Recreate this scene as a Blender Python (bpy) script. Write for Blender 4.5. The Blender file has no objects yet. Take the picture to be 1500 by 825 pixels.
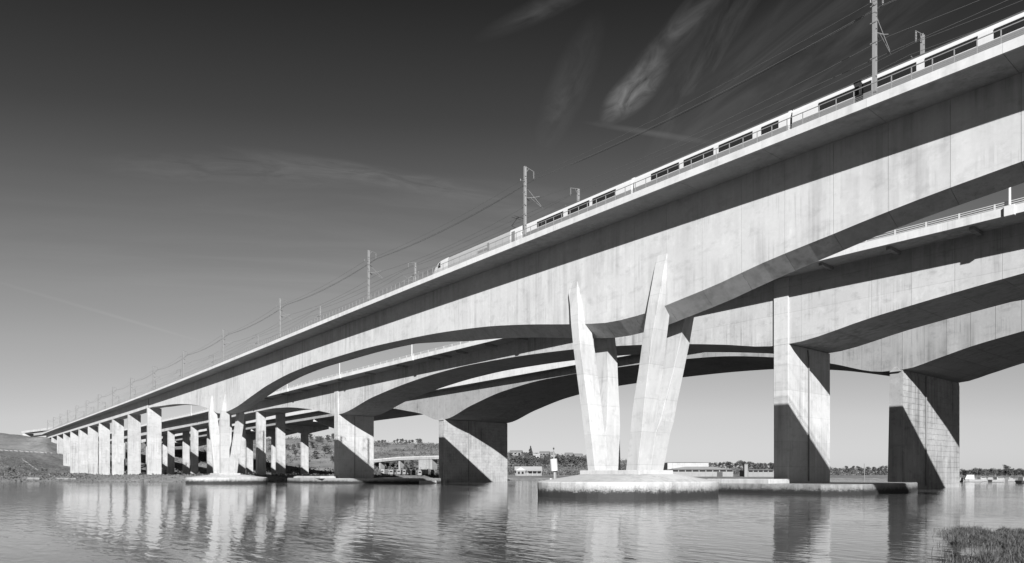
import bpy, bmesh, math, random
import numpy as np
from mathutils import Vector, Matrix
random.seed(7)
R = math.radians
S = bpy.context.scene
COL = S.collection

# ------------------------------------------------------------------ camera
CAM = (54.0, -62.0, 2.5)
YAW = math.atan(0.811)
FW = (-math.cos(YAW), math.sin(YAW)); RT = (math.sin(YAW), math.cos(YAW))
cd = bpy.data.cameras.new('camera'); co = bpy.data.objects.new('camera', cd); COL.objects.link(co)
co.location = CAM; co.rotation_euler = (math.pi/2, 0, math.pi/2 - YAW)
cd.sensor_width = 36; cd.lens = 24; cd.shift_y = 0.189; cd.clip_start = 0.5; cd.clip_end = 12000
S.camera = co
S.render.resolution_x = 1024; S.render.resolution_y = 563

# ------------------------------------------------------------------ light
SUN = Vector((1.3, -1.0, 0.735)).normalized()
sl = bpy.data.lights.new('sun', 'SUN'); so = bpy.data.objects.new('sun', sl); COL.objects.link(so)
sl.energy = 5.0; sl.angle = R(0.53); sl.color = (1, 1, 1)
so.rotation_euler = (-SUN).to_track_quat('-Z', 'Y').to_euler(); so.location = (150, -200, 120)

W = bpy.data.worlds.new('World'); S.world = W; W.use_nodes = True
nt = W.node_tree; N = nt.nodes; L = nt.links
bg = N['Background']; bg.inputs[1].default_value = 0.15

def nd(tree, kind, **kw):
    n = tree.nodes.new(kind)
    for k, v in kw.items():
        if k.startswith('i_'):
            n.inputs[int(k[2:])].default_value = v
        else:
            setattr(n, k, v)
    return n
def mth(tree, op, a, b=None, c=None, clamp=False):
    n = tree.nodes.new('ShaderNodeMath'); n.operation = op; n.use_clamp = clamp
    for i, v in enumerate((a, b, c)):
        if v is None: continue
        if isinstance(v, (int, float)): n.inputs[i].default_value = v
        else: tree.links.new(v, n.inputs[i])
    return n.outputs[0]
def ramp(tree, fac, stops):
    n = tree.nodes.new('ShaderNodeValToRGB'); e = n.color_ramp.elements
    while len(e) < len(stops): e.new(0.5)
    for el, (p, v) in zip(e, stops):
        el.position = p; el.color = (v, v, v, 1)
    tree.links.new(fac, n.inputs[0])
    return n.outputs[0]

sky = nd(nt, 'ShaderNodeTexSky', sky_type='NISHITA', sun_disc=False, sun_elevation=math.asin(SUN.z),
         sun_rotation=math.atan2(SUN.x, SUN.y), air_density=1.0, dust_density=0.6)
sep = nd(nt, 'ShaderNodeSeparateColor'); L.new(sky.outputs[0], sep.inputs[0])
# black-and-white film behind a red filter: the red channel through a film curve
r10 = mth(nt, 'MULTIPLY', sep.outputs[0], 0.1)
film = ramp(nt, r10, [(0.0, 0.008), (0.112, 0.022), (0.150, 0.058), (0.191, 0.125), (0.28, 0.27), (0.37, 0.38), (0.62, 0.60), (0.82, 0.68)])
# cirrus, laid on a high flat layer: direction / height
tc = nd(nt, 'ShaderNodeTexCoord'); sx = nd(nt, 'ShaderNodeSeparateXYZ'); L.new(tc.outputs['Generated'], sx.inputs[0])
zz = mth(nt, 'MAXIMUM', sx.outputs[2], 0.03)
qx = mth(nt, 'DIVIDE', sx.outputs[0], zz); qy = mth(nt, 'DIVIDE', sx.outputs[1], zz)
ql = mth(nt, 'ADD', mth(nt, 'MULTIPLY', qx, RT[0]), mth(nt, 'MULTIPLY', qy, RT[1]))
qf = mth(nt, 'ADD', mth(nt, 'MULTIPLY', qx, FW[0]), mth(nt, 'MULTIPLY', qy, FW[1]))
cq = nd(nt, 'ShaderNodeCombineXYZ'); L.new(ql, cq.inputs[0]); L.new(qf, cq.inputs[1])
def cirrus(cx, cy, ang, lx, ly, amp, sc, seed, stretch=5.0, lo=0.42, hi=0.8):
    m = nd(nt, 'ShaderNodeMapping'); m.vector_type = 'TEXTURE'
    m.inputs['Location'].default_value = (cx, cy, 0); m.inputs['Rotation'].default_value = (0, 0, ang)
    m.inputs['Scale'].default_value = (lx, ly, 1)
    L.new(cq.outputs[0], m.inputs[0])
    g = nd(nt, 'ShaderNodeTexGradient', gradient_type='SPHERICAL'); L.new(m.outputs[0], g.inputs[0])
    m2 = nd(nt, 'ShaderNodeMapping'); m2.vector_type = 'TEXTURE'
    m2.inputs['Location'].default_value = (cx+seed, cy, seed); m2.inputs['Rotation'].default_value = (0, 0, ang)
    m2.inputs['Scale'].default_value = (stretch, 1, 1)
    L.new(cq.outputs[0], m2.inputs[0])
    no = nd(nt, 'ShaderNodeTexNoise'); no.inputs['Scale'].default_value = sc; no.inputs['Detail'].default_value = 9
    no.inputs['Roughness'].default_value = 0.62; no.inputs['Distortion'].default_value = 0.9
    L.new(m2.outputs[0], no.inputs['Vector'])
    t = ramp(nt, no.outputs[0], [(lo, 0), (hi, 1)])
    gg = ramp(nt, g.outputs[1], [(0, 0), (0.5, 0.55), (1, 1)])
    return mth(nt, 'MULTIPLY', mth(nt, 'MULTIPLY', t, gg), amp)
cl = [cirrus(0.315, 1.79, R(106), 0.17, 0.065, 1.2, 19.0, 1.3, 1.8, 0.32, 0.85),
      cirrus(0.35, 1.62, R(107), 0.38, 0.05, 0.60, 18.0, 4.1, 3.0, 0.34, 0.9),
      cirrus(0.48, 1.68, R(94), 0.55, 0.10, 0.32, 13.0, 2.9, 6.0, 0.40, 0.8),
      cirrus(0.14, 1.80, R(98), 0.34, 0.06, 0.28, 15.0, 7.7, 3.0, 0.32, 0.9),
      cirrus(0.70, 1.62, R(108), 0.60, 0.22, 0.32, 9.0, 2.2, 6.0, 0.38, 0.8),
      cirrus(-0.42, 2.30, R(24), 0.55, 0.09, 0.42, 16.0, 9.4, 3.0, 0.36, 0.85),
      cirrus(-0.85, 2.25, R(5), 0.55, 0.14, 0.30, 15.0, 3.1, 2.5, 0.38, 0.85),
      cirrus(0.00, 2.55, R(15), 0.70, 0.25, 0.24, 7.0, 5.4, 5.0, 0.40, 0.8),
      cirrus(0.42, 2.00, R(17), 0.24, 0.022, 0.36, 9.0, 3.4, 6.0, 0.25, 0.8),
      cirrus(-2.50, 4.30, R(78), 1.0, 0.045, 0.13, 3.0, 6.4, 12.0, 0.15, 0.5),
      cirrus(0.0, 3.4, R(8), 3.5, 1.3, 0.20, 3.0, 8.8, 4.0, 0.38, 0.8),
      cirrus(0.07, 1.46, R(-36), 0.20, 0.04, 0.32, 14.0, 0.6, 3.0, 0.34, 0.9)]
acc = cl[0]
for c in cl[1:]: acc = mth(nt, 'ADD', acc, c)
tot = mth(nt, 'MULTIPLY', mth(nt, 'ADD', film, mth(nt, 'MULTIPLY', acc, 0.24)), 2.36)
L.new(tot, bg.inputs[0])

vs = S.view_settings; vs.view_transform = 'Standard'; vs.look = 'None'; vs.gamma = 1; vs.use_curve_mapping = False
vs.exposure = 1.5
S.cycles.caustics_reflective = True; S.cycles.caustics_refractive = False

# ------------------------------------------------------------------ helpers
def mesh_obj(name, v, f, mat, parent=None, smooth=False, col=True):
    me = bpy.data.meshes.new(name); me.from_pydata([tuple(p) for p in v], [], f); me.update()
    if smooth: me.polygons.foreach_set('use_smooth', [True]*len(me.polygons))
    if mat: me.materials.append(mat)
    o = bpy.data.objects.new(name, me)
    COL.objects.link(o); o.parent = parent
    return o
def empty(name, loc=(0, 0, 0), parent=None):
    o = bpy.data.objects.new(name, None); COL.objects.link(o); o.location = loc; o.parent = parent; o.empty_display_size = 0.2
    return o
def tag(o, label, cat, group=None, kind=None):
    if label: o['label'] = label
    if cat: o['category'] = cat
    if group: o['group'] = group
    if kind: o['kind'] = kind
    return o
def copy_tree(o, parent=None):
    c = o.copy(); COL.objects.link(c); c.parent = parent
    for ch in list(o.children): copy_tree(ch, c)
    return c
class MB:
    def __init__(s): s.v = []; s.f = []
    def add(s, v, f):
        k = len(s.v); s.v += [tuple(p) for p in v]; s.f += [tuple(i+k for i in q) for q in f]; return s
    def box(s, x0, x1, y0, y1, z0, z1):
        return s.add([(x0,y0,z0),(x1,y0,z0),(x1,y1,z0),(x0,y1,z0),(x0,y0,z1),(x1,y0,z1),(x1,y1,z1),(x0,y1,z1)],
                     [(0,3,2,1),(4,5,6,7),(0,1,5,4),(1,2,6,5),(2,3,7,6),(3,0,4,7)])
    def loft(s, rings, caps=True):
        n = len(rings[0]); v = [p for r in rings for p in r]; f = []
        for i in range(len(rings)-1):
            for j in range(n):
                k = (j+1) % n
                f.append((i*n+j, i*n+k, (i+1)*n+k, (i+1)*n+j))
        if caps: f.append(tuple(range(n-1, -1, -1))); f.append(tuple((len(rings)-1)*n+j for j in range(n)))
        return s.add(v, f)
    def tube(s, a, b, r0, r1=None, n=6):
        a = Vector(a); b = Vector(b); r1 = r0 if r1 is None else r1
        d = (b-a).normalized(); u = d.orthogonal().normalized(); w = d.cross(u)
        rings = [[p + (u*math.cos(t) + w*math.sin(t))*r for t in [2*math.pi*i/n for i in range(n)]] for p, r in ((a, r0), (b, r1))]
        return s.loft(rings)
    def path(s, pts, r, n=4):
        rings = []
        for i, p in enumerate(pts):
            d = (Vector(pts[min(i+1, len(pts)-1)]) - Vector(pts[max(i-1, 0)])).normalized()
            u = d.cross(Vector((0, 0, 1))).normalized(); w = u.cross(d)
            rings.append([Vector(p) + (u*math.cos(t)+w*math.sin(t))*r for t in [2*math.pi*(j+.5)/n for j in range(n)]])
        return s.loft(rings)
    def build(s, name, mat, parent=None, smooth=False):
        return mesh_obj(name, s.v, s.f, mat, parent, smooth)
def bevel(o, w=0.03, seg=1):
    bm = bmesh.new(); bm.from_mesh(o.data)
    bmesh.ops.bevel(bm, geom=bm.edges[:], offset=w, segments=seg, affect='EDGES', clamp_overlap=True)
    bm.to_mesh(o.data); bm.free(); return o
def curve(pts):
    """smooth curve through (X, z) points, X in any order"""
    p = sorted(pts); xs = np.array([q[0] for q in p]); ys = np.array([q[1] for q in p])
    h = np.diff(xs); d = np.diff(ys)/h; m = np.zeros(len(xs))
    for i in range(1, len(xs)-1):
        if d[i-1]*d[i] > 0: m[i] = (h[i-1]+h[i])*3/((2*h[i]+h[i-1])/d[i-1]+(h[i]+2*h[i-1])/d[i])
    m[0] = d[0]; m[-1] = d[-1]
    def fn(x):
        x = min(max(x, xs[0]), xs[-1]); i = min(max(int(np.searchsorted(xs, x))-1, 0), len(h)-1)
        t = (x-xs[i])/h[i]
        return float((2*t**3-3*t**2+1)*ys[i]+(t**3-2*t**2+t)*h[i]*m[i]+(-2*t**3+3*t**2)*ys[i+1]+(t**3-t**2)*h[i]*m[i+1])
    return fn
def cam_to_world(u, Z):
    x = (u-750)/1000*Z
    return (CAM[0]+FW[0]*Z+RT[0]*x, CAM[1]+FW[1]*Z+RT[1]*x)
def world_to_cam(X, Y):
    dx = X-CAM[0]; dy = Y-CAM[1]; Z = dx*FW[0]+dy*FW[1]; x = dx*RT[0]+dy*RT[1]
    return (750+1000*x/max(Z, 1e-3), Z)

# ------------------------------------------------------------------ materials (all grey: the photograph is black and white)
MATS = {}
def mat(name, val, rough=0.7, var=0.15, scale=1.0, streak=0.0, fine=0.06, bump=0.0, tone=0.0, metal=0.0, spec=0.4, weed=None, brick=None, lift=None):
    if name in MATS: return MATS[name]
    m = bpy.data.materials.new(name); m.use_nodes = True; t = m.node_tree; b = t.nodes['Principled BSDF']
    b.inputs['Roughness'].default_value = rough; b.inputs['Metallic'].default_value = metal
    b.inputs['Specular IOR Level'].default_value = spec
    ge = t.nodes.new('ShaderNodeNewGeometry'); pos = ge.outputs['Position']
    def noise(sc, det=5, vec=None, ro=0.55):
        n = t.nodes.new('ShaderNodeTexNoise'); n.inputs['Scale'].default_value = sc; n.inputs['Detail'].default_value = det; n.inputs['Roughness'].default_value = ro
        t.links.new(vec or pos, n.inputs['Vector']); return n.outputs[0]
    def sc3(v):
        n = t.nodes.new('ShaderNodeVectorMath'); n.operation = 'MULTIPLY'; n.inputs[1].default_value = v
        t.links.new(pos, n.inputs[0]); return n.outputs[0]
    k = mth(t, 'MULTIPLY_ADD', noise(0.22*scale, 6), var*2, 1-var)
    if fine: k = mth(t, 'MULTIPLY', k, mth(t, 'MULTIPLY_ADD', noise(3.0*scale, 6), fine*2, 1-fine))
    if streak:
        st = ramp(t, noise(1.0, 4, sc3((1.1, 1.1, 0.06))), [(0.42, 0), (0.72, 1)])
        msk = ramp(t, noise(0.12, 3), [(0.4, 0), (0.65, 1)])
        k = mth(t, 'MULTIPLY', k, mth(t, 'SUBTRACT', 1.0, mth(t, 'MULTIPLY', mth(t, 'MULTIPLY', st, msk), streak)))
        bl = ramp(t, noise(0.55, 6, sc3((1, 1, 1.7)), 0.65), [(0.53, 0), (0.70, 1)])
        k = mth(t, 'MULTIPLY', k, mth(t, 'SUBTRACT', 1.0, mth(t, 'MULTIPLY', bl, streak*0.45)))
    if streak:
        st2 = ramp(t, noise(1.0, 3, sc3((3.8, 3.8, 0.10)), 0.6), [(0.50, 0), (0.75, 1)])
        ms2 = ramp(t, noise(0.3, 3), [(0.45, 0), (0.62, 1)])
        k = mth(t, 'MULTIPLY', k, mth(t, 'SUBTRACT', 1.0, mth(t, 'MULTIPLY', mth(t, 'MULTIPLY', st2, ms2), streak*0.8)))
        lt = ramp(t, noise(0.9, 5, sc3((1, 1, 0.6)), 0.7), [(0.55, 0), (0.75, 1)])
        k = mth(t, 'MULTIPLY', k, mth(t, 'MULTIPLY_ADD', lt, streak*0.35, 1.0))
    if lift:
        sp0 = t.nodes.new('ShaderNodeSeparateXYZ'); t.links.new(pos, sp0.inputs[0])
        wob = mth(t, 'MULTIPLY_ADD', noise(0.6, 2), 0.06, 0)
        fz = mth(t, 'FRACT', mth(t, 'DIVIDE', mth(t, 'ADD', sp0.outputs[2], wob), lift))
        ln_ = ramp(t, fz, [(0.0, 1), (0.012, 0.8), (0.03, 0)])
        k = mth(t, 'MULTIPLY', k, mth(t, 'SUBTRACT', 1.0, mth(t, 'MULTIPLY', ln_, mth(t, 'MULTIPLY', noise(0.4, 3), 0.34))))
        pz = t.nodes.new('ShaderNodeTexWhiteNoise'); pz.noise_dimensions = '1D'
        t.links.new(mth(t, 'FLOOR', mth(t, 'DIVIDE', mth(t, 'ADD', sp0.outputs[2], wob), lift)), pz.inputs['W'])
        k = mth(t, 'MULTIPLY', k, mth(t, 'MULTIPLY_ADD', pz.outputs[0], 0.10, 0.95))
    if tone:
        oi = t.nodes.new('ShaderNodeObjectInfo')
        k = mth(t, 'MULTIPLY', k, mth(t, 'MULTIPLY_ADD', oi.outputs['Random'], tone*2, 1-tone))
    if brick:
        br = t.nodes.new('ShaderNodeTexBrick'); br.inputs['Scale'].default_value = 1.0
        br.inputs['Color1'].default_value = (1, 1, 1, 1); br.inputs['Color2'].default_value = (.9, .9, .9, 1); br.inputs['Mortar'].default_value = (.55, .55, .55, 1)
        br.inputs['Mortar Size'].default_value = 0.02; br.inputs['Brick Width'].default_value = brick[0]; br.inputs['Row Height'].default_value = brick[1]
        cb = t.nodes.new('ShaderNodeCombineXYZ'); sp = t.nodes.new('ShaderNodeSeparateXYZ'); t.links.new(pos, sp.inputs[0])
        t.links.new(mth(t, 'ADD', sp.outputs[0], sp.outputs[1]), cb.inputs[0]); t.links.new(sp.outputs[2], cb.inputs[1]); t.links.new(cb.outputs[0], br.inputs['Vector'])
        k = mth(t, 'MULTIPLY', k, br.outputs[0])
    if weed:
        sp = t.nodes.new('ShaderNodeSeparateXYZ'); t.links.new(pos, sp.inputs[0])
        wv = mth(t, 'ADD', sp.outputs[2], mth(t, 'MULTIPLY_ADD', noise(1.3, 6, sc3((1, 1, .8)), .7), -1.1, 0.55))
        wv = mth(t, 'ADD', wv, mth(t, 'MULTIPLY_ADD', noise(7, 5, None, .7), -1.3, 0.65))
        wr = ramp(t, mth(t, 'DIVIDE', wv, weed), [(0.36, 0.04), (0.45, 0.16), (0.55, 0.50), (0.8, 0.88), (1.0, 1.0)])
        k = mth(t, 'MULTIPLY', k, wr)
    c = mth(t, 'MULTIPLY', k, val, clamp=True)
    t.links.new(c, b.inputs['Base Color'])
    if bump:
        bp = t.nodes.new('ShaderNodeBump'); bp.inputs['Strength'].default_value = bump; bp.inputs['Distance'].default_value = 0.05
        t.links.new(noise(2.5*scale, 8), bp.inputs['Height']); t.links.new(bp.outputs[0], b.inputs['Normal'])
    MATS[name] = m; return m

C_RAIL = mat('concrete_rail', 0.28, 0.8, 0.13, 1, 0.36, 0.08, 0.2, 0.035)
C_LEG = mat('concrete_leg', 0.262, 0.8, 0.11, 1, 0.36, 0.06, 0.2, 0.02, lift=3.65)
C_EDGE = mat('concrete_edge', 0.32, 0.75, 0.08, 1, 0.30, 0.05, 0.1, 0.03)
C_ROAD = mat('concrete_road', 0.245, 0.8, 0.16, 1, 0.5, 0.08, 0.2, 0.03, lift=3.7)
C_PIER = mat('concrete_pier', 0.235, 0.8, 0.15, 1, 0.5, 0.08, 0.2, 0.05, lift=4.4)
C_RPIER = mat('concrete_road_pier', 0.27, 0.8, 0.13, 1, 0.4, 0.07, 0.2, 0.02, lift=3.7)
C_OLD = mat('concrete_old', 0.165, 0.85, 0.16, 1, 0.5, 0.08, 0.2, 0.05)
C_OLDP = mat('concrete_old_panel', 0.175, 0.85, 0.25, 1, 0.7, 0.1, 0.2, 0.05)
C_OLDB = mat('concrete_old_blocks', 0.21, 0.85, 0.22, 1, 0.6, 0.1, 0.2, 0.0, brick=(2.0, 1.0))
C_CAP = mat('concrete_tidal', 0.27, 0.8, 0.14, 1.5, 0.35, 0.14, 0.4, weed=1.7)
C_PLINTH = mat('concrete_plinth_tidal', 0.14, 0.85, 0.3, 2.5, 0.6, 0.2, 0.5, weed=1.2)
C_JOINT = mat('joint_filler', 0.12, 0.9, 0.1)
STEEL = mat('galvanised_steel', 0.16, 0.5, 0.1, 1, 0, 0.05, metal=0.2)
STEEL_D = mat('weathered_steel', 0.10, 0.6, 0.1)
WIRE = mat('wire_metal', 0.05, 0.5, 0.05)
WHITE = mat('white_paint', 0.29, 0.45, 0.06, 1, 0.1)
TRAINW = mat('train_white', 0.33, 0.3, 0.04, 0.5, 0.08, 0.02, spec=0.5)
TRAING = mat('train_grey', 0.11, 0.4, 0.06)
TRAINR = mat('train_roof', 0.05, 0.5, 0.1)
TRAINP = mat('train_power_grey', 0.21, 0.3, 0.08, 0.6, 0.15, 0.03, spec=0.5)
GLASS = mat('dark_glass', 0.012, 0.08, 0.1, spec=0.6)
DARK = mat('dark_rubber', 0.02, 0.7, 0.1)
TIMBER = mat('wet_timber', 0.10, 0.7, 0.3, 2, 0.5, 0.2, 0.4, 0.3, weed=1.3)
TIMBER_P = mat('pale_timber', 0.28, 0.7, 0.2, 2, 0.4, 0.2, 0.4, weed=1.3)
BWHITE = mat('dull_white', 0.19, 0.5, 0.12, 1, 0.3)
ROOF = mat('roof_slate', 0.09, 0.7, 0.15)
ROOFL = mat('roof_sheet', 0.2, 0.5, 0.1)
WALLB = mat('brick_wall', 0.13, 0.8, 0.2, 3)
RENDER = mat('pale_render', 0.12, 0.8, 0.1)
ROCK = mat('shore_rock', 0.065, 0.9, 0.3, 2, 0.2, 0.2, 0.5, 0.3)
BARK = mat('bark', 0.07, 0.9, 0.25, 4)

# ------------------------------------------------------------------ profiles along the bridges (X, height in metres)
Z_RAIL = curve([(130,30.6),(60,31.15),(40,31.3),(10,31.6),(-40,32.0),(-155,32.4),(-250,33.0),(-380,34.4),(-616,37.0),(-660,37.4)])
B_RAIL = curve([(130,28.6),(94,28.4),(75,28.0),(58,26.7),(38.6,24.9),(33.4,24.45),(29,23.95),(25,23.4),(21.4,22.95),(17.8,22.4),(14.2,21.7),(8.5,20.9),(4.5,20.4),(0,20.3),(-3,20.6),(-7,21.2),(-16.7,22.8),(-25.7,24.0),(-43.6,25.4),(-67.5,26.25),(-86,26.3),(-97,26.0),(-113.6,24.7),(-126,23.0),(-140,21.0),(-150,20.4),(-155,20.5),(-162,22.1),(-175,24.3),(-194,26.4),(-210,27.6),(-225,28.3),(-249,29.3),(-272,29.4),(-341,30.05),(-557,32.7),(-660,33.8)])
K_RAIL = curve([(130,.5),(60,.8),(30,.9),(18,1.3),(0,1.5),(-30,1.5),(-40,1.0),(-52,.4),(-90,.45),(-120,.3),(-155,.3),(-200,.2),(-249,.05),(-660,.05)])
Z_ROAD = curve([(130,30.6),(60,30.8),(30,30.87),(10,31.04),(-68,31.35),(-110,31.6),(-146,31.67),(-200,31.6),(-282,31.7),(-367,32.4),(-660,34.5)])
B_ROAD = curve([(130,28.3),(76,28.2),(50,27.0),(30.7,25.2),(21.9,24.2),(14.5,23.2),(2.7,21.4),(.5,21.45),(-8.1,22.9),(-14.8,24.0),(-24.4,25.3),(-30.7,26.0),(-41.9,27.0),(-63.4,28.05),(-78,28.3),(-90,28.0),(-103.8,27.15),(-123.9,25.1),(-147,21.65),(-150,21.65),(-155,22.6),(-172.9,25.3),(-193,27.3),(-209,27.95),(-234,28.0),(-272,27.7),(-372,27.9),(-660,30)])
B_OLD = curve([(130,30),(75,30.3),(50,29.6),(35,28.0),(20.9,25.5),(13.6,24.1),(8.7,22.8),(3.06,21.5),(0,21.5),(-10.4,24.3),(-21.9,27.0),(-37.7,29.2),(-57,30.1),(-79.7,30.4),(-93,30.25),(-112.8,28.7),(-130,25.6),(-146.3,22.0),(-149.5,22.0),(-162,25.1),(-170,26.5),(-188,29.0),(-200,29.3),(-660,29.3)])
Z_OLD = lambda X: 32.3

def girder(parent, x0, x1, step, y0, y1, B, T, K, material, name='girder_segment', gap=0.018, sub=2):
    """box girder cast in segments: one part per segment, joints recessed to a core"""
    n = max(1, int(round(abs(x1-x0)/step))); yc = (y0+y1)/2
    for i in range(n):
        a = x0+(x1-x0)*i/n; b = x0+(x1-x0)*(i+1)/n
        s = 1 if b > a else -1
        a += s*gap/2; b -= s*gap/2
        m = MB(); rings = []
        for k in range(sub+1):
            X = a+(b-a)*k/sub
            rings.append([(X,y0,T(X)),(X,y0,B(X)),(X,yc,B(X)-K(X)),(X,y1,B(X)),(X,y1,T(X))])
        if s > 0: rings = [r[::-1] for r in rings]
        m.loft(rings).build(name, material, parent)
    # joint core
    rings = []; d = 0.04
    nn = n*sub
    for k in range(nn+1):
        X = x0+(x1-x0)*k/nn
        rings.append([(X,y0+d,T(X)-.02),(X,y0+d,B(X)+d),(X,yc,B(X)-K(X)+d),(X,y1-d,B(X)+d),(X,y1-d,T(X)-.02)])
    if x1 > x0: rings = [r[::-1] for r in rings]
    MB().loft(rings).build('joint_core', C_JOINT, parent)
def slab(parent, x0, x1, step, y0, y1, T, th, material, name='deck_slab', gap=0.03, dz=0.003):
    n = max(1, int(round(abs(x1-x0)/step)))
    for i in range(n):
        a = x0+(x1-x0)*i/n; b = x0+(x1-x0)*(i+1)/n; a, b = sorted((a, b)); a += gap/2; b -= gap/2
        m = MB()
        m.loft([[(X,y0,T(X)+dz),(X,y0,T(X)+dz+th),(X,y1,T(X)+dz+th),(X,y1,T(X)+dz)] for X in (a, b)])
        m.build(name, material, parent)
def edge(parent, x0, x1, step, y0, y1, T, za, zb, material, name='edge_beam', gap=0.015):
    slab(parent, x0, x1, step, y0, y1, lambda X: T(X)+za, zb-za, material, name, gap, 0)

# ================================================================== RAIL VIADUCT
RV = empty('rail_viaduct')
tag(RV, 'pale concrete rail viaduct nearest the camera, carried on V-shaped piers, with a train on top', 'bridge')
YC = -1.0
girder(RV, 120, -249, 4.5, -2.9, 0.9, B_RAIL, Z_RAIL, K_RAIL, C_RAIL, gap=0.032)
girder(RV, -249.03, -655, 13.5, -3.2, 1.2, B_RAIL, Z_RAIL, K_RAIL, C_RAIL)
slab(RV, 120, -655, 9.0, -6.4, 4.4, Z_RAIL, 0.3, C_RAIL)
edge(RV, 120, -655, 9.0, -6.62, -6.403, Z_RAIL, -0.02, 0.68, C_EDGE)
edge(RV, 120, -655, 9.0, 4.403, 4.62, Z_RAIL, -0.02, 0.68, C_EDGE)
ZR = lambda X: Z_RAIL(X)+0.303
RAILTOP = 0.47
for yr in (-2.95-.75, -2.95+.75, 0.95-.75, 0.95+.75):
    m = MB(); xs = np.linspace(120, -655, 90)
    m.loft([[(X,yr-.035,ZR(X)),(X,yr-.035,ZR(X)+.17),(X,yr+.035,ZR(X)+.17),(X,yr+.035,ZR(X))][::-1] for X in xs]); m.build('track_rail', STEEL_D, RV)
# railing on both edges
def rail_posts(parent, y, Tf, x_list, h, wd, material, near=300):
    me = None
    rest = MB()
    for i, X in enumerate(x_list):
        if i < near:
            if me is None:
                o = MB().box(-wd/2, wd/2, -wd/2, wd/2, 0, h).build('post', material, parent); me = o.data
            else:
                o = bpy.data.objects.new('post', me); COL.objects.link(o); o.parent = parent
            o.location = (X, y, Tf(X))
        else:
            rest.box(X-wd/2, X+wd/2, y-wd/2, y+wd/2, Tf(X), Tf(X)+h)
    if rest.v:
        o = rest.build('far_posts', material, parent); o['kind'] = 'stuff'
def rails(parent, y, Tf, x0, x1, hs, r, material, name='rail'):
    xs = np.linspace(x0, x1, 80)
    for h in hs:
        MB().loft([[(X,y-r,Tf(X)+h-r),(X,y-r,Tf(X)+h+r),(X,y+r,Tf(X)+h+r),(X,y+r,Tf(X)+h-r)][::-1] for X in xs]).build(name, material, parent)
FT = lambda X: Z_RAIL(X)+0.68
rl = MB().box(119.9, 120, -6.55, -6.45, FT(120), FT(120)+1.0).build('railing', STEEL, RV)
rail_posts(rl, -6.5, FT, [60-1.415*i for i in range(500)], 1.05, 0.06, STEEL)
rails(rl, -6.5, FT, 120, -655, (1.05,), 0.03, STEEL)
rails(rl, -6.5, FT, 120, -655, (0.14, 0.27, 0.40), 0.014, STEEL)
r2 = MB().box(119.9, 120, 4.45, 4.55, FT(120), FT(120)+1.0).build('railing', STEEL, RV)
rails(r2, 4.5, FT, 120, -655, (1.05, 0.55), 0.025, STEEL)

# V piers
def v_pier(X0, first):
    base = MB()
    def ring(a, b, z, n=40, e=2.7):
        out = []
        for i in range(n):
            t = 2*math.pi*i/n; c, s = math.cos(t), math.sin(t)
            out.append((X0+a*abs(c)**(2/e)*(1 if c > 0 else -1), YC+0.6+b*abs(s)**(2/e)*(1 if s > 0 else -1), z))
        return out
    cap = MB().loft([ring(8.3, 10.9, -2.5), ring(8.38, 10.98, 0.5), ring(8.42, 11.02, 1.66), ring(8.34, 10.94, 1.76), ring(5.6, 4.4, 2.62)]).build('pile_cap', C_CAP, RV)
    if first:
        pier = bevel(MB().box(X0-4.6, X0+4.6, YC-3.0, YC+3.0, 2.4, 3.05).build('v_pier', C_LEG, RV), 0.05)
    else:
        pier = bevel(MB().box(X0-4.6, X0+4.6, YC-3.0, YC+3.0, 2.4, 3.05).build('v_pier', C_LEG, RV), 0.05)
    LZ = (3.0, 7.3, 8.6, 10.5, 14.0, 17.5, 20.8, 23.4, 25.0, 26.3)
    right = ((2.0, 3.7), (2.8, 4.5), (3.05, 4.72), (3.45, 5.05), (4.4, 5.8), (5.2, 6.5), (5.8, 7.25), (6.1, 7.5), (6.18, 7.56), (6.25, 7.6))
    left = ((2.8, 4.0), (3.25, 4.45), (3.36, 4.56), (3.52, 4.73), (3.95, 5.15), (4.35, 5.55), (4.8, 6.1), (5.25, 6.7), (5.7, 7.3), (6.1, 7.5))
    front = ((-3.2, -1.003), (-3.4, -1.003), (-3.5, -1.15), (-3.62, -1.25), (-3.85, -1.4), (-4.08, -1.6), (-4.0, -1.9), (-3.62, -2.3), (-3.3, -2.5), (-2.93, -2.6))
    back = ((-.997, 1.3), (-.997, 1.62), (-.7, 1.7), (-.4, 1.8), (.15, 2.0), (.5, 2.25), (.7, 2.2), (.75, 1.8), (.78, 1.3), (.8, .96))
    for sx, xs in ((-1, left), (1, right)):
        for sy, yy in ((-1, front), (1, back)):
            rings = []
            for z, (xi, xo), (ya, yb) in zip(LZ, xs, yy):
                if sy > 0 and z > 8:
                    if sx < 0: xo += .9; xi -= .1
                    else: xi -= .9; xo += .2
                x0, x1 = sorted((X0+sx*xi, X0+sx*xo))
                rings.append([(x0, ya, z), (x1, ya, z), (x1, yb, z), (x0, yb, z)])
            o = MB().loft(rings).build('leg', C_LEG, pier)
            bm = bmesh.new(); bm.from_mesh(o.data); bmesh.ops.recalc_face_normals(bm, faces=bm.faces[:]); bm.to_mesh(o.data); bm.free()
            bevel(o, 0.025)
    return pier
v_pier(0, True); v_pier(-155.3, False)
# piles hanging below the far cap's rim, and side-span and approach piers
for i in range(10):
    X = -250-40.2*i
    if i == 0: zt = B_RAIL(X)-0.06
    zt = B_RAIL(X)-0.06
    o = MB().box(X-1.0, X+1.0, -3.3, 1.7, -3, zt).build('approach_pier', C_PIER, RV); bevel(o, 0.06)
o = MB().box(93, 95, -3.3, 1.7, -3, B_RAIL(94)-K_RAIL(94)-0.03).build('approach_pier', C_PIER, RV)

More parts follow.
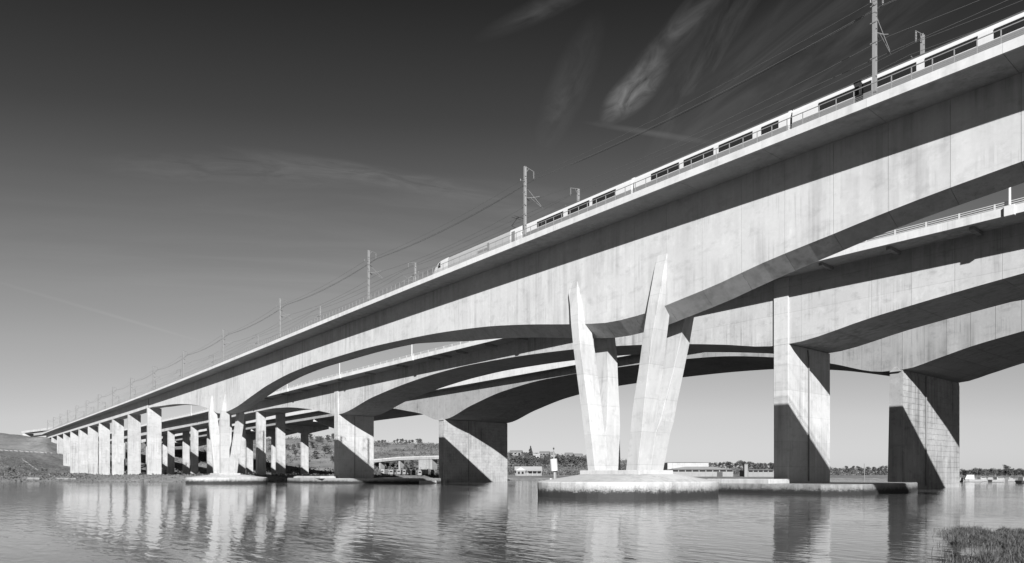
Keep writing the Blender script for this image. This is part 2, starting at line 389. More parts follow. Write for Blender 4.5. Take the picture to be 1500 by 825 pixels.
# ================================================================== MIDDLE ROAD BRIDGE
MV = empty('road_bridge')
tag(MV, 'grey concrete arched road bridge with white parapet rails, middle one of the three', 'bridge')
NOK = lambda X: 0.0
Y0, Y1 = 31.0, 43.0
girder(MV, 120, -640, 4.8, Y0, Y1, B_ROAD, Z_ROAD, NOK, C_ROAD, gap=0.035)
slab(MV, 120, -640, 9.6, 27.25, 46.75, Z_ROAD, 0.3, C_ROAD)
edge(MV, 120, -640, 9.6, 27.0, 27.247, Z_ROAD, -0.02, 0.95, C_EDGE)
edge(MV, 120, -640, 9.6, 46.753, 47.0, Z_ROAD, -0.02, 0.95, C_EDGE)
for X in (44, 35.5, 26.5, 17.5, 8.9, -1, -14, -27, -41, -55.6, -66, -77.3, -84.2, -89.4, -105, -122.9, -141, -156, -172, -188, -205, -225):
    MB().box(X-.25, X+.25, 27.9, 31.0-.003, Z_ROAD(X)-.42, Z_ROAD(X)).build('overhang_rib', C_OLD, MV)
RTp = lambda X: Z_ROAD(X)+0.95
pr = MB().box(119.8, 120, 27.05, 27.2, RTp(120), RTp(120)+.5).build('parapet_rail', WHITE, MV)
rail_posts(pr, 27.12, RTp, [60-3.45*i for i in range(190)], 0.62, 0.16, WHITE)
rails(pr, 27.12, RTp, 120, -640, (0.12, 0.34, 0.56), 0.035, WHITE)
def road_pier(xa, xb, zt, label=None):
    sh = bevel(MB().box(xa, xb, 30.72, 43.2, 1.0, zt-.05).build('pier', C_RPIER, MV), 0.05)
    bevel(MB().box(xa, xb, 30.72, 31.05, zt-.047, Z_ROAD(xa)-.05).build('pilaster', C_RPIER, sh), 0.03)
    mm = MB(); mm.tube((xb+.12, 36.4, 1.6), (xb+.12, 36.4, zt-1.6), .11, n=8); mm.tube((xb+.12, 36.4, zt-1.6), (xb+.12, 36.1, zt-.35), .11, n=8)
    mm.build('drain_pipe', STEEL_D, sh)
road_pier(0.5, 2.75, B_ROAD(1.6), 1); road_pier(-150.0, -147.2, B_ROAD(-148.6))
for X in (-224, -274, -324, -374, -424, -474, -524):
    for Ya in (31.2, 39.2):
        bevel(MB().box(X-1.0, X+1.0, Ya, Ya+3.4, -2, B_ROAD(X)-.05).build('approach_column', C_ROAD, MV), 0.05)
def plinth(name, pts, z0, z1, material, parent):
    r = lambda z, k: [((x-cx)*k+cx, (y-cy)*k+cy, z) for x, y in pts]
    cx = sum(p[0] for p in pts)/len(pts); cy = sum(p[1] for p in pts)/len(pts)
    o = MB().loft([r(z0, 1), r(z1-.12, 1), r(z1, .99)]).build(name, material, parent)
    bm = bmesh.new(); bm.from_mesh(o.data); bmesh.ops.recalc_face_normals(bm, faces=bm.faces[:]); bm.to_mesh(o.data); bm.free()
    return o
plinth('pier_plinth', [(-12,24),(3.5,22.7),(11.6,22.6),(14.5,27.6),(12.3,48.5),(9,60),(-8,60),(-12,48)], -2.5, 1.32, C_PLINTH, MV)
plinth('pier_plinth', [(-172,24),(-157,22.4),(-142,27.2),(-121,40.7),(-124,54),(-165,58)], -2.5, 1.55, C_PLINTH, MV)
bevel(MB().box(-6.5, 3.6, 24.2, 29.6, 1.2, 1.95).build('splash_slab', C_ROAD, MV), 0.1)
bevel(MB().box(-168, -146, 24.5, 29.5, 1.4, 2.2).build('splash_slab', C_ROAD, MV), 0.1)

# ================================================================== OLD ROAD BRIDGE
OV = empty('old_road_bridge')
tag(OV, 'older stained concrete road bridge farthest back, on wide panelled river piers', 'bridge')
girder(OV, 120, -640, 3.55, 70.0, 98.0, B_OLD, Z_OLD, NOK, C_OLD, gap=0.06)
slab(OV, 120, -640, 10.65, 67.75, 100.25, Z_OLD, 0.3, C_OLD)
edge(OV, 120, -640, 10.65, 67.5, 67.747, Z_OLD, -0.02, 2.1, C_EDGE)
edge(OV, 120, -640, 10.65, 100.253, 100.5, Z_OLD, -0.02, 1.6, C_EDGE)
def old_pier(xa, xb, zt, panels):
    if panels:
        c = MB()
        c.loft([[(xa-.35,69.7,-3),(xb,69.7,-3),(xb,98.2,-3),(xa-.35,98.2,-3)],[(xa,69.95,zt-.05),(xb,69.95,zt-.05),(xb,98.1,zt-.05),(xa,98.1,zt-.05)]])
        sh = c.build('pier', C_OLDP, OV)
        cols, rows = 14, 20; w = 28.0/cols; h = (zt-.6+.2)/rows; me = None
        for j in range(rows):
            for i in range(cols):
                if me is None:
                    o = bevel(MB().box(0.0, 0.12, .012, w-.012, .012, h-.012).build('facing_panel', C_OLDP, sh), 0.02); me = o.data
                else:
                    o = bpy.data.objects.new('facing_panel', me); COL.objects.link(o); o.parent = sh
                o.location = (xb+.002, 69.98+i*w, -.2+j*h)
    else:
        sh = bevel(MB().box(xa, xb, 69.8, 98.2, -3, zt-.05).build('pier', C_OLDB, OV), 0.05)
    mm = MB(); mm.tube((xb+.25, 80.2, 0.5), (xb+.25, 80.2, zt-.3), .14, n=8); mm.build('drain_pipe', STEEL_D, sh)
    # deck-side cutwater cap
    MB().loft([[(xa+.1,69.5,zt-.3),(xb-.1,69.5,zt-.3),(xb-.1,69.93,zt-.3),(xa+.1,69.93,zt-.3)],[((xa+xb)/2-.2,69.75,zt+.6),((xa+xb)/2+.2,69.75,zt+.6),((xa+xb)/2+.2,69.93,zt+.6),((xa+xb)/2-.2,69.93,zt+.6)]]).build('pier_cap', C_OLDP, sh)
old_pier(0.7, 2.8, B_OLD(2.8), True); old_pier(-149.6, -146.2, B_OLD(-148), False)
for k, X in enumerate((-260, -305, -350, -395, -440, -485, -530)):
    zt = B_OLD(X)
    m = MB()
    c = bevel(MB().box(X-.9, X+.9, 82.2, 86.0, -2, zt-4.2).build('approach_pier', C_ROAD, OV), 0.04)
    MB().loft([[(X+dx,71.5,zt-1.3),(X+dx,71.5,zt-.05),(X+dx,97.6,zt-.05),(X+dx,97.6,zt-1.3),(X+dx,86.4,zt-4.195),(X+dx,81.8,zt-4.195)] for dx in (-.95, .95)]).build('crosshead', C_ROAD, c)
    bevel(MB().box(X-.7, X+.7, 70.3, 71.4, zt-1.2, zt-.05).build('bearing_block', C_EDGE, c), .03)

# ================================================================== TRAIN
TR = empty('passenger_train', (0, -2.95, Z_RAIL(0)))
TR.location = (0, 0, 0)
tag(TR, 'white high-speed passenger train with dark windows running along the viaduct', 'train')
TY = -2.95
def tz(X): return Z_RAIL(X)+RAILTOP
def body_ring(X, top=3.42, hw=1.38, bot=0.45, k=1.0):
    z0 = tz(X); h = top
    pr = [(-hw*.93, bot), (-hw, bot+.35), (-hw, h-1.1), (-hw*.965, h-.62), (-hw*.86, h-.26), (-hw*.62, h-.06), (0, h),
          (hw*.62, h-.06), (hw*.86, h-.26), (hw*.965, h-.62), (hw, h-1.1), (hw, bot+.35), (hw*.93, bot)]
    return [(X, TY+y, z0+z) for y, z in pr]
def shell(rings): return [r[::-1] for r in rings]
def bogie(x, parent):
    m = MB(); z = tz(x)
    for dx in (-1.3, 1.3):
        for sy in (-1, 1):
            m.tube((x+dx, TY+sy*.72-.06, z+.46), (x+dx, TY+sy*.72+.06, z+.46), .46, n=14)
    m.box(x-1.7, x+1.7, TY-1.0, TY-.85, z+.35, z+.75); m.box(x-1.7, x+1.7, TY+.85, TY+1.0, z+.35, z+.75)
    m.build('bogie', DARK, parent)
def coach(xa, xb, windows, doors):
    xs = np.linspace(xa, xb, 6)
    b = MB().loft(shell([body_ring(X) for X in xs][::-1])).build('coach', TRAINW, TR)
    z = lambda X: tz(X)
    for sy in (-1, 1):
        ys = sorted((TY+sy*1.381, TY+sy*1.40))
        for wa, wb in windows:
            MB().loft([[(X,ys[0],z(X)+1.98),(X,ys[0],z(X)+2.68),(X,ys[1],z(X)+2.68),(X,ys[1],z(X)+1.98)] for X in (wa, wb)]).build('window', GLASS, b)
        MB().loft([[(X,ys[0]-.002,z(X)+.85),(X,ys[0]-.002,z(X)+1.90),(X,ys[1]+.002,z(X)+1.90),(X,ys[1]+.002,z(X)+.85)] for X in np.linspace(xa+.05, xb-.05, 5)]).build('lower_stripe', TRAING, b)
        for da in doors:
            MB().loft([[(X,ys[0],z(X)+.8),(X,ys[0],z(X)+2.75),(X,ys[1]+.008*sy if sy>0 else ys[1],z(X)+2.75),(X,ys[1],z(X)+.8)] for X in (da, da+.75)]).build('door', GLASS, b)
    MB().loft([[(X,TY-1.235,z(X)+3.10),(X,TY-1.225,z(X)+3.20),(X,TY-.88,z(X)+3.40),(X,TY,z(X)+3.47),(X,TY+.88,z(X)+3.40),(X,TY+1.225,z(X)+3.20),(X,TY+1.235,z(X)+3.10)] for X in np.linspace(xa+.1, xb-.1, 4)]).build('roof', TRAINR, b)
    MB().box(xb, xb+.35, TY-.9, TY+.9, z(xb)+.7, z(xb)+3.1).build('gangway', DARK, b)
    bogie(xa+1.2, b); bogie(xb-1.2, b)
G = 18.35; g0 = 3.98
coach(-14.6, 3.8, [(-12.0,-7.1),(-6.3,-2.65),(-2.15,1.5)], [])
coach(4.15, 22.15, [(6.56,10.2),(10.8,14.35),(14.95,18.6),(19.5,21.2)], [])
coach(22.5, 40.5, [(24.9,28.3),(29.75,32.65),(33.25,36.75),(37.75,39.8)], [28.55])
coach(40.85, 58.85, [(43,47),(47.6,51.2),(51.8,55.4)], [57.0])
coach(59.2, 77.2, [(61.5,65.2),(65.9,69.5),(70.1,73.7)], [75.2])
# power car
prof = [(-38.1,1.25,.55),(-37.9,1.75,.80),(-37.4,2.25,1.0),(-36.6,2.80,1.16),(-35.7,3.20,1.26),(-34.8,3.38,1.34),(-33.5,3.42,1.38),(-32.6,3.42,1.38)]
pc = MB().loft(shell([body_ring(X, t, w) for X, t, w in prof][::-1])).build('power_car_nose', TRAINW, TR)
pb = MB().loft(shell([body_ring(X) for X in np.linspace(-32.58, -17.6, 5)][::-1])).build('power_car', TRAINP, TR)
pe = MB().loft(shell([body_ring(X) for X in (-17.58, -15.2)][::-1])).build('power_car_vestibule', TRAINW, TR)
for sy in (-1, 1):
    yy = sorted((TY+sy*1.27, TY+sy*1.40))
    MB().loft([[(X,yy[0],tz(X)+a),(X,yy[0],tz(X)+b),(X,yy[1],tz(X)+b),(X,yy[1],tz(X)+a)] for X, a, b in ((-35.35,2.15,2.35),(-34.95,2.1,2.75),(-34.6,2.1,2.8))]).build('cab_side_window', GLASS, pc)
    ys = sorted((TY+sy*1.381, TY+sy*1.40))
    for wa, wb, a, b in ((-24.9,-22.6,1.75,2.1),(-22.6,-22.2,1.6,2.7),(-17.2,-16.5,.8,2.8)):
        MB().loft([[(X,ys[0],tz(X)+a),(X,ys[0],tz(X)+b),(X,ys[1],tz(X)+b),(X,ys[1],tz(X)+a)] for X in (wa, wb)]).build('grille', TRAING, pb if wa < -17.6 else pe)
MB().loft([[(-37.0,TY-.55,tz(-36)+2.50),(-37.0,TY+.55,tz(-36)+2.50),(-35.6,TY+.6,tz(-36)+3.2),(-35.6,TY-.6,tz(-36)+3.2)],[(-37.05,TY-.55,tz(-36)+2.6),(-37.05,TY+.55,tz(-36)+2.6),(-35.65,TY+.6,tz(-36)+3.3),(-35.65,TY-.6,tz(-36)+3.3)]]).build('windscreen', GLASS, pc)
MB().loft([[(X,TY-1.235,tz(X)+3.10),(X,TY-1.225,tz(X)+3.20),(X,TY-.88,tz(X)+3.40),(X,TY,tz(X)+3.47),(X,TY+.88,tz(X)+3.40),(X,TY+1.225,tz(X)+3.20),(X,TY+1.235,tz(X)+3.10)] for X in (-32.5, -17.7)]).build('roof', TRAINR, pb)
MB().box(-15.2, -14.6, TY-.9, TY+.9, tz(-15)+.7, tz(-15)+3.1).build('gangway', DARK, pb)
bogie(-33.5, pc); bogie(-19.5, pb)
m = MB(); zr = tz(-18)+3.43
m.box(-18.6, -17.2, TY-.7, TY+.7, zr, zr+.12)
m.tube((-17.4,TY,zr+.1), (-18.9,TY,zr+1.0), .05); m.tube((-18.9,TY,zr+1.0), (-17.6,TY,zr+1.72), .04); m.tube((-17.6,TY-.15,zr+1.72),(-17.6,TY+.15,zr+1.72),.05)
m.tube((-17.9,TY-.8,zr+1.72), (-17.9,TY+.8,zr+1.72), .035); m.tube((-17.3,TY-.8,zr+1.72), (-17.3,TY+.8,zr+1.72), .035); m.tube((-17.9,TY,zr+1.72),(-17.3,TY,zr+1.72),.035)
m.build('pantograph', DARK, pb)

# ================================================================== OVERHEAD LINE
MAST_X = [73-42.85*i for i in range(1, 17)]
MAST_X = [73.0]+MAST_X
def mast_parts(root, far):
    H = 9.55 if not far else 9.2
    m = MB()
    m.box(-.13, .13, -.15, -.12, 0, H); m.box(-.13, .13, .12, .15, 0, H); m.box(-.02, .02, -.12, .12, 0, H)
    for k in range(7): m.box(-.12, .12, -.118, .118, 0.8+k*1.25, .84+k*1.25)
    m.build('post', STEEL, root)
    bevel(MB().box(-.35, .35, -.3, .3, -.28, .001).build('base_plinth', C_EDGE, root), .02)
    b = MB(); b.tube((0,.0,H-.02), (0,1.5,H-.3), .055); b.tube((0,.16,H-.75), (0,.6,H-.16), .03); b.build('top_bracket', STEEL_D, root)
    q = MB()
    for k in range(6): q.tube((0,1.45,H-.42-k*.13), (0,1.45,H-.50-k*.13), .085, n=8)
    q.tube((0,1.45,H-.3), (0,1.45,H-1.25), .025); q.build('insulator_string', STEEL_D, root)
    c = MB()
    c.tube((0,.15,6.95), (.0,2.75,5.15), .04); c.tube((0,.15,5.55), (0,1.5,5.95), .05); c.tube((0,1.5,5.95), (0,2.45,6.35), .035)
    c.tube((0,1.0,5.75), (0,2.9,4.95), .03)
    c.build('cantilever', STEEL, root)
    for z_, a in ((6.9,.25),(5.58,.25)):
        q2 = MB()
        for k in range(5): q2.tube((0,a+k*.09,z_-k*.05), (0,a+.1+k*.09,z_-k*.05-.055), .075, .05, n=8)
        q2.build('post_insulator', DARK, root)
    br = MB()
    for z_ in (7.55, 6.2, 4.6, 3.4): MB().box(-.28, .28, -.19, -.152, z_, z_+.07).build('wire_bracket', STEEL_D, root)
    w = MB(); w.tube((0,-.15,7.6), (0,-.75,7.62), .03); w.tube((0,-.75,7.5), (0,-.75,7.75), .05); w.build('earth_wire_arm', STEEL_D, root)
near_names = ['tallest and nearest near-side catenary mast, cut off by the top edge of the photo',
 'near-side catenary mast standing beside the rear of the power car']
PLACE = ['second', 'third', 'fourth', 'fifth', 'sixth', 'seventh', 'eighth', 'ninth', 'tenth', 'eleventh', 'twelfth', 'thirteenth', 'fourteenth', 'fifteenth', 'sixteenth', 'seventeenth']
proto = {}
for far in (False, True):
    pr_ = None; k = 0
    for i, X in enumerate(MAST_X):
        if X > 40: continue
        yy = -5.75 if not far else 3.75
        if pr_ is None:
            o = empty('catenary_mast'); mast_parts(o, far); pr_ = o
        else: o = copy_tree(pr_)
        o.location = (X, yy, ZR(X)+.28); o.rotation_euler = (0, 0, math.pi if far else 0)
        side = 'far edge' if far else 'near edge'
        if k == 0: lb = 'grey steel catenary mast closest to the camera on the %s of the viaduct' % side
        elif k == 1 and not far: lb = 'grey steel catenary mast on the near edge, in front of the power car rear'
        else: lb = '%s grey steel catenary mast from the right along the %s of the viaduct' % (PLACE[k-1], side)
        tag(o, lb, 'mast', 'catenary masts along the rail viaduct'); k += 1
def wire(yf, hf, sag, r, label, step=42.85):
    pts = []; xs0 = [73+42.85]+MAST_X
    for a, b in zip(xs0[:-1], xs0[1:]):
        for t in np.linspace(0, 1, 9)[:-1]:
            X = a+(b-a)*t; zA = ZR(a)+.28+hf; zB = ZR(b)+.28+hf
            pts.append((X, yf, zA+(zB-zA)*t-4*sag*t*(1-t)))
    o = MB().path(pts, r).build('overhead_wire', WIRE)
    tag(o, label, 'wire', 'overhead wires strung between the masts')
for yf, hf, sag, r, lb in (
    (-4.3, 8.3, .75, .026, 'highest thick overhead feeder wire above the near track'),
    (-4.18, 8.3, .85, .018, 'thin feeder wire running just below the highest one, near track'),
    (-6.5, 7.5, .7, .016, 'thin earth wire on the outer side of the near masts'),
    (-3.0, 6.35, .9, .020, 'sagging catenary wire over the near track'),
    (-3.0, 5.0, .05, .020, 'level contact wire just above the train roof'),
    (2.3, 7.95, .75, .02, 'highest overhead feeder wire above the far track'),
    (1.0, 6.35, .9, .018, 'sagging catenary wire over the far track'),
    (1.0, 5.0, .05, .018, 'level contact wire over the far track')):
    wire(yf, hf, sag, r, lb)

# lighting columns on the road bridge
lc = None; k = 0
for i in range(9):
    X = 30.4-42.0*i
    if lc is None:
        o = empty('lamp_column')
        MB().tube((0,0,0), (0,0,9.8), .15, .07, n=10).build('shaft', WHITE, o)
        bevel(MB().box(-.5, .5, -.14, .32, -1.15, -.02).build('base_block', C_EDGE, o), .03)
        MB().tube((0,0,9.7), (0,1.6,10.0), .05).build('bracket_arm', WHITE, o)
        bevel(MB().box(-.12, .12, 1.4, 2.1, 9.92, 10.08).build('lamp_head', STEEL, o), .03)
        lc = o
    else: o = copy_tree(lc)
    o.location = (X, 26.85, Z_ROAD(X)+1.0)
    nm = ['nearest', 'second', 'third', 'fourth', 'fifth', 'sixth', 'seventh', 'eighth', 'ninth'][i]
    tag(o, '%s white lamp column from the right on the parapet of the middle road bridge' % nm, 'lamp post', 'lamp columns on the road bridge')

# ================================================================== WATER
def water_mat():
    m = bpy.data.materials.new('river_water'); m.use_nodes = True; t = m.node_tree; b = t.nodes['Principled BSDF']
    b.inputs['Base Color'].default_value = (.06, .06, .06, 1); b.inputs['Roughness'].default_value = 0.05
    b.inputs['IOR'].default_value = 1.33; b.inputs['Specular IOR Level'].default_value = 0.5
    ge = t.nodes.new('ShaderNodeNewGeometry')
    def nz(scx, scy, det, ang, dist=0.0, ro=.5):
        mp = t.nodes.new('ShaderNodeMapping'); mp.inputs['Rotation'].default_value = (0, 0, ang); mp.inputs['Scale'].default_value = (scx, scy, 1)
        t.links.new(ge.outputs['Position'], mp.inputs[0])
        n = t.nodes.new('ShaderNodeTexNoise'); n.inputs['Scale'].default_value = 1; n.inputs['Detail'].default_value = det; n.inputs['Distortion'].default_value = dist; n.inputs['Roughness'].default_value = ro
        t.links.new(mp.outputs[0], n.inputs['Vector']); return n.outputs[0]
    a0 = -(math.pi/2-YAW)
    w1 = nz(.42, 1.5, 2, a0+.05, .5)
    w2 = nz(1.0, 3.0, 2, a0-.06, .3)
    w4 = nz(5.0, 14.0, 1, a0+.05, 0)
    w3 = nz(.10, .22, 2, a0+.2, 0)
    patch = ramp(t, nz(.018, .05, 3, a0, .3), [(.38, .42), (.62, 1.15)])
    h = mth(t, 'ADD', mth(t, 'MULTIPLY', w1, .034), mth(t, 'ADD', mth(t, 'MULTIPLY_ADD', w4, .0008, mth(t, 'MULTIPLY', w2, .013)), mth(t, 'MULTIPLY', w3, .010)))
    h = mth(t, 'MULTIPLY', h, patch)
    bp = t.nodes.new('ShaderNodeBump'); bp.inputs['Strength'].default_value = 1.0; bp.inputs['Distance'].default_value = 1.0
    t.links.new(h, bp.inputs['Height']); t.links.new(bp.outputs[0], b.inputs['Normal'])
    return m
wv, wf = [], []
o = MB().add([(-6000,-6000,0),(6000,-6000,0),(6000,6000,0),(-6000,6000,0)], [(0,1,2,3)]).build('river', water_mat()); o['kind'] = 'structure'

# ================================================================== TERRAIN
US = [-1500,-400, 0, 68, 110, 160, 240, 400, 480, 560, 640, 750, 860, 990, 1130, 1300, 1420, 1500, 1900, 3000]
SH = [250, 250, 252, 262, 262, 255, 250, 250, 245, 285, 300, 330, 335, 340, 340, 350, 330, 330, 340, 400]
R0 = [330, 330, 330, 425, 440, 440, 430, 420, 420, 420, 420, 430, 430, 450, 450, 450, 400, 400, 400, 450]
R1 = [700, 700, 700, 592, 640, 760, 800, 800, 800, 800, 800, 800, 800, 800, 800, 800, 700, 700, 700, 800]
HR = [50, 48, 44, 35, 34, 36, 40, 44, 45, 38, 38, 26, 23, 11, 9.5, 7.5, 4.5, 4.2, 5, 6]
def noise2(x, y):
    return (math.sin(x*.031+1.3)*math.cos(y*.027-.4)+.5*math.sin(x*.083+y*.061)+.25*math.sin(x*.19-y*.23+2))/1.75
def ground_z(X, Y):
    u, Z = world_to_cam(X, Y)
    s, r0, r1, h = (float(np.interp(u, US, a)) for a in (SH, R0, R1, HR))
    s += 5*noise2(X*2, Y*2)
    if Z < s: return -0.04*min(s-Z, 40)
    z = 2.4*min(1, (Z-s)/14.0)**.8
    if u > 680: z = min(z, 1.0+1.4*min(1, max(0, Z-s)/80))
    t = min(1, max(0, (Z-r0)/(r1-r0))); t = t*t*(3-2*t)
    z += (h-2.4)*t
    amp = min(1, max(0, (Z-s-20)/60))*(.25+1.1*t)
    z += amp*noise2(X, Y)*1.2
    return z
gv = []; gf = []
uu = np.concatenate([np.linspace(-1500, -60, 30), np.linspace(-50, 700, 150), np.linspace(708, 1560, 110), np.linspace(1600, 3000, 25)])
zs = np.concatenate([np.linspace(215, 420, 70), np.linspace(424, 640, 50), np.linspace(648, 1000, 36), np.geomspace(1040, 5000, 14)])
for z in zs:
    for u in uu:
        X, Y = cam_to_world(u, z); gv.append((X, Y, ground_z(X, Y)))
nu = len(uu)
for j in range(len(zs)-1):
    for i in range(nu-1):
        a = j*nu+i; gf.append((a, a+1, a+nu+1, a+nu))
def land_mat(name, lo, hi, sc=1.0):
    m = bpy.data.materials.new(name); m.use_nodes = True; t = m.node_tree; b = t.nodes['Principled BSDF']
    b.inputs['Roughness'].default_value = .95; b.inputs['Specular IOR Level'].default_value = .1
    ge = t.nodes.new('ShaderNodeNewGeometry')
    def nz(s, d=6):
        n = t.nodes.new('ShaderNodeTexNoise'); n.inputs['Scale'].default_value = s*sc; n.inputs['Detail'].default_value = d; n.inputs['Roughness'].default_value = .6
        t.links.new(ge.outputs['Position'], n.inputs['Vector']); return n.outputs[0]
    f = mth(t, 'ADD', mth(t, 'MULTIPLY', nz(.03), .6), mth(t, 'MULTIPLY', nz(.35), .4))
    t.links.new(ramp(t, f, [(.36, lo), (.5, (lo+hi)/2), (.64, hi)]), b.inputs['Base Color'])
    bp = t.nodes.new('ShaderNodeBump'); bp.inputs['Strength'].default_value = .8; bp.inputs['Distance'].default_value = .4
    t.links.new(nz(.8), bp.inputs['Height']); t.links.new(bp.outputs[0], b.inputs['Normal'])
    return m
LAND = land_mat('rough_grass_land', .06, .17)
o = mesh_obj('hills', gv, gf, LAND, None, True); o['kind'] = 'structure'

def on_ground(u, y):
    """first ground point behind the water along the photo direction (u, y)"""
    Z = 225.0
    while Z < 1500:
        X, Y = cam_to_world(u, Z); z = ground_z(X, Y)
        if z > -.02 and 696-(z-CAM[2])/Z*1000 <= y: break
        Z *= 1.004
    return X, Y, max(z, 0), Z
TOCAM = lambda X, Y: math.atan2(CAM[1]-Y, CAM[0]-X)

# ------------------------------------------------------------------ foliage
def leaf_mat(name, lo, hi):
    m = bpy.data.materials.new(name); m.use_nodes = True; t = m.node_tree; b = t.nodes['Principled BSDF']
    b.inputs['Roughness'].default_value = .8; b.inputs['Specular IOR Level'].default_value = .2
    ge = t.nodes.new('ShaderNodeNewGeometry')
    k = mth(t, 'MULTIPLY_ADD', ge.outputs['Random Per Island'], hi-lo, lo)
    t.links.new(k, b.inputs['Base Color']); return m
LEAF = leaf_mat('foliage', .02, .07); LEAF_P = leaf_mat('pale_scrub', .04, .13); BLADE = leaf_mat('reed_blade', .01, .08)
def leaf(mb, c, s, rnd):
    a = Vector((rnd.gauss(0,1), rnd.gauss(0,1), rnd.gauss(0,1))).normalized(); b = a.orthogonal().normalized()
    b = (b*math.cos(3*s)+a.cross(b)*math.sin(3*s)).normalized()*s*.5; a = a*s*.75; c = Vector(c)
    k = len(mb.v); mb.v += [tuple(c-a), tuple(c+b), tuple(c+a), tuple(c-b)]; mb.f.append((k, k+1, k+2, k+3))
def tree_meshes(seed, conifer=False):
    rnd = random.Random(seed); tr = MB(); cr = MB()
    tr.tube((0,0,-.6), (.1*rnd.uniform(-1,1),0,3.5), .22, .13, 7)
    cl = []
    if conifer:
        tr.tube((0,0,3.4), (0,0,8.3), .13, .03, 6)
        for i in range(26):
            z = 1.6+6.6*i/26; r = 1.7*(1-i/27)**.8; t = rnd.uniform(0, 6.28)
            cl.append((math.cos(t)*r*.6, math.sin(t)*r*.6, z, r*.75, .5)); tr.tube((0,0,z), (math.cos(t)*r*.7, math.sin(t)*r*.7, z+.1), .05, .02, 4)
    else:
        for i in range(15):
            t = rnd.uniform(0, 6.28); z = rnd.uniform(2.2, 6.6); r = rnd.uniform(.3, 2.4)*(1-abs(z-4.4)/4)
            cl.append((math.cos(t)*r, math.sin(t)*r, z, rnd.uniform(.8, 1.4), rnd.uniform(.6, 1.0)))
            tr.tube((0,0,rnd.uniform(1.6, 3.4)), (math.cos(t)*r*.9, math.sin(t)*r*.9, z), .09, .03, 5)
    for cx, cy, cz, rr, rz in cl:
        for k in range(34):
            d = Vector((rnd.gauss(0,1), rnd.gauss(0,1), rnd.gauss(0,1))).normalized()*rnd.uniform(.45, 1.05)
            leaf(cr, (cx+d.x*rr, cy+d.y*rr, cz+d.z*rz), rnd.uniform(.28, .55), rnd)
    return tr, cr
TM = []
for sd in range(5):
    tr, cr = tree_meshes(sd+3, sd == 4)
    TM.append((tr, cr))
TM_data = []
def place_tree(kind, X, Y, z, h, label, group, width=1.0):
    o = empty('conifer_tree' if kind == 4 else 'broadleaf_tree', (X, Y, z))
    if len(TM_data) <= kind or TM_data[kind] is None:
        while len(TM_data) <= kind: TM_data.append(None)
        t = TM[kind][0].build('trunk', BARK, o); c = TM[kind][1].build('crown', LEAF, o); TM_data[kind] = (t.data, c.data)
    else:
        for nm, me in zip(('trunk', 'crown'), TM_data[kind]):
            q = bpy.data.objects.new(nm, me); COL.objects.link(q); q.parent = o
    s = h/7.2; o.scale = (s*width, s*width, s); o.rotation_euler = (0, 0, random.uniform(0, 6.28))
    tag(o, label, 'tree', group)
rt = random.Random(11)
ORD = ['first','second','third','fourth','fifth','sixth','seventh','eighth','ninth','tenth','eleventh','twelfth','thirteenth','fourteenth','fifteenth','sixteenth','seventeenth','eighteenth','nineteenth','twentieth','twenty-first','twenty-second','twenty-third','twenty-fourth','twenty-fifth','twenty-sixth']
def tree_row(us, y_of, hs, label, group, kinds=(0, 1, 2, 3)):
    n = len(us)
    for i, u in enumerate(us):
        X, Y, z, Z = on_ground(u, y_of(u))
        place_tree(rt.choice(kinds), X, Y, z-.15, rt.uniform(*hs), ORD[i]+' from left: '+label, group, rt.uniform(.9, 1.4))
jit = lambda a, b, n: [a+(b-a)*(i+.5+rt.uniform(-.45, .45))/n for i in range(n)]
tree_row(jit(-30, 30, 9), lambda u: 634, (6, 9), 'dark bushy tree on the hill crest left of the overbridge', 'trees on the left hill crest')
tree_row(jit(552, 640, 17), lambda u: 651, (4, 7), 'small tree on the skyline ridge between the far road piers', 'trees on the ridge behind the piers')
tree_row(jit(552, 642, 16), lambda u: 687, (5, 8), 'bushy tree on the low ground below the distant viaduct', 'trees below the distant viaduct')
tree_row(jit(746, 858, 22), lambda u: 684, (7, 10), 'tree in the dark wooded slope behind the white bungalow', 'trees behind the bungalow')
tree_row(jit(746, 858, 12), lambda u: 671, (3.5, 6), 'small tree among the houses on the hill behind the bungalow', 'trees among the hillside houses')
tree_row(jit(1038, 1090, 9), lambda u: 689, (7, 10), 'tree on the skyline behind the long low shed', 'trees behind the sheds')
tree_row(jit(1096, 1136, 7), lambda u: 691, (7, 9.5), 'tree on the skyline behind the flat-roofed shed with a tower', 'trees behind the tower shed')
tree_row(jit(1214, 1302, 13), lambda u: 692, (4, 7), 'tree on the far shore between the two right-hand river piers', 'trees between the right piers')
tree_row(jit(1408, 1530, 24), lambda u: 699.5, (3.6, 5.4), 'low tree in the shoreline wood behind the moored boats', 'trees behind the moored boats')
X, Y, z, Z = on_ground(777, 673); place_tree(4, X, Y, z, 11, 'pointed conifer standing alone above the white bungalow', None)
X, Y = cam_to_world(1474, 420); place_tree(2, X, Y, ground_z(X, Y), 6.8, 'tallest bare tree behind the moored boats at the right edge', None)
tree_row(jit(395, 492, 26), lambda u: rt.uniform(640, 688), (5, 9), 'tree on the wooded slope seen under the road bridges', 'trees under the road bridges')
tree_row([14, 20, 62, 68, 108], lambda u: 692, (2, 3.2), 'scrubby bush on the left shore below the embankment', 'bushes on the left shore')

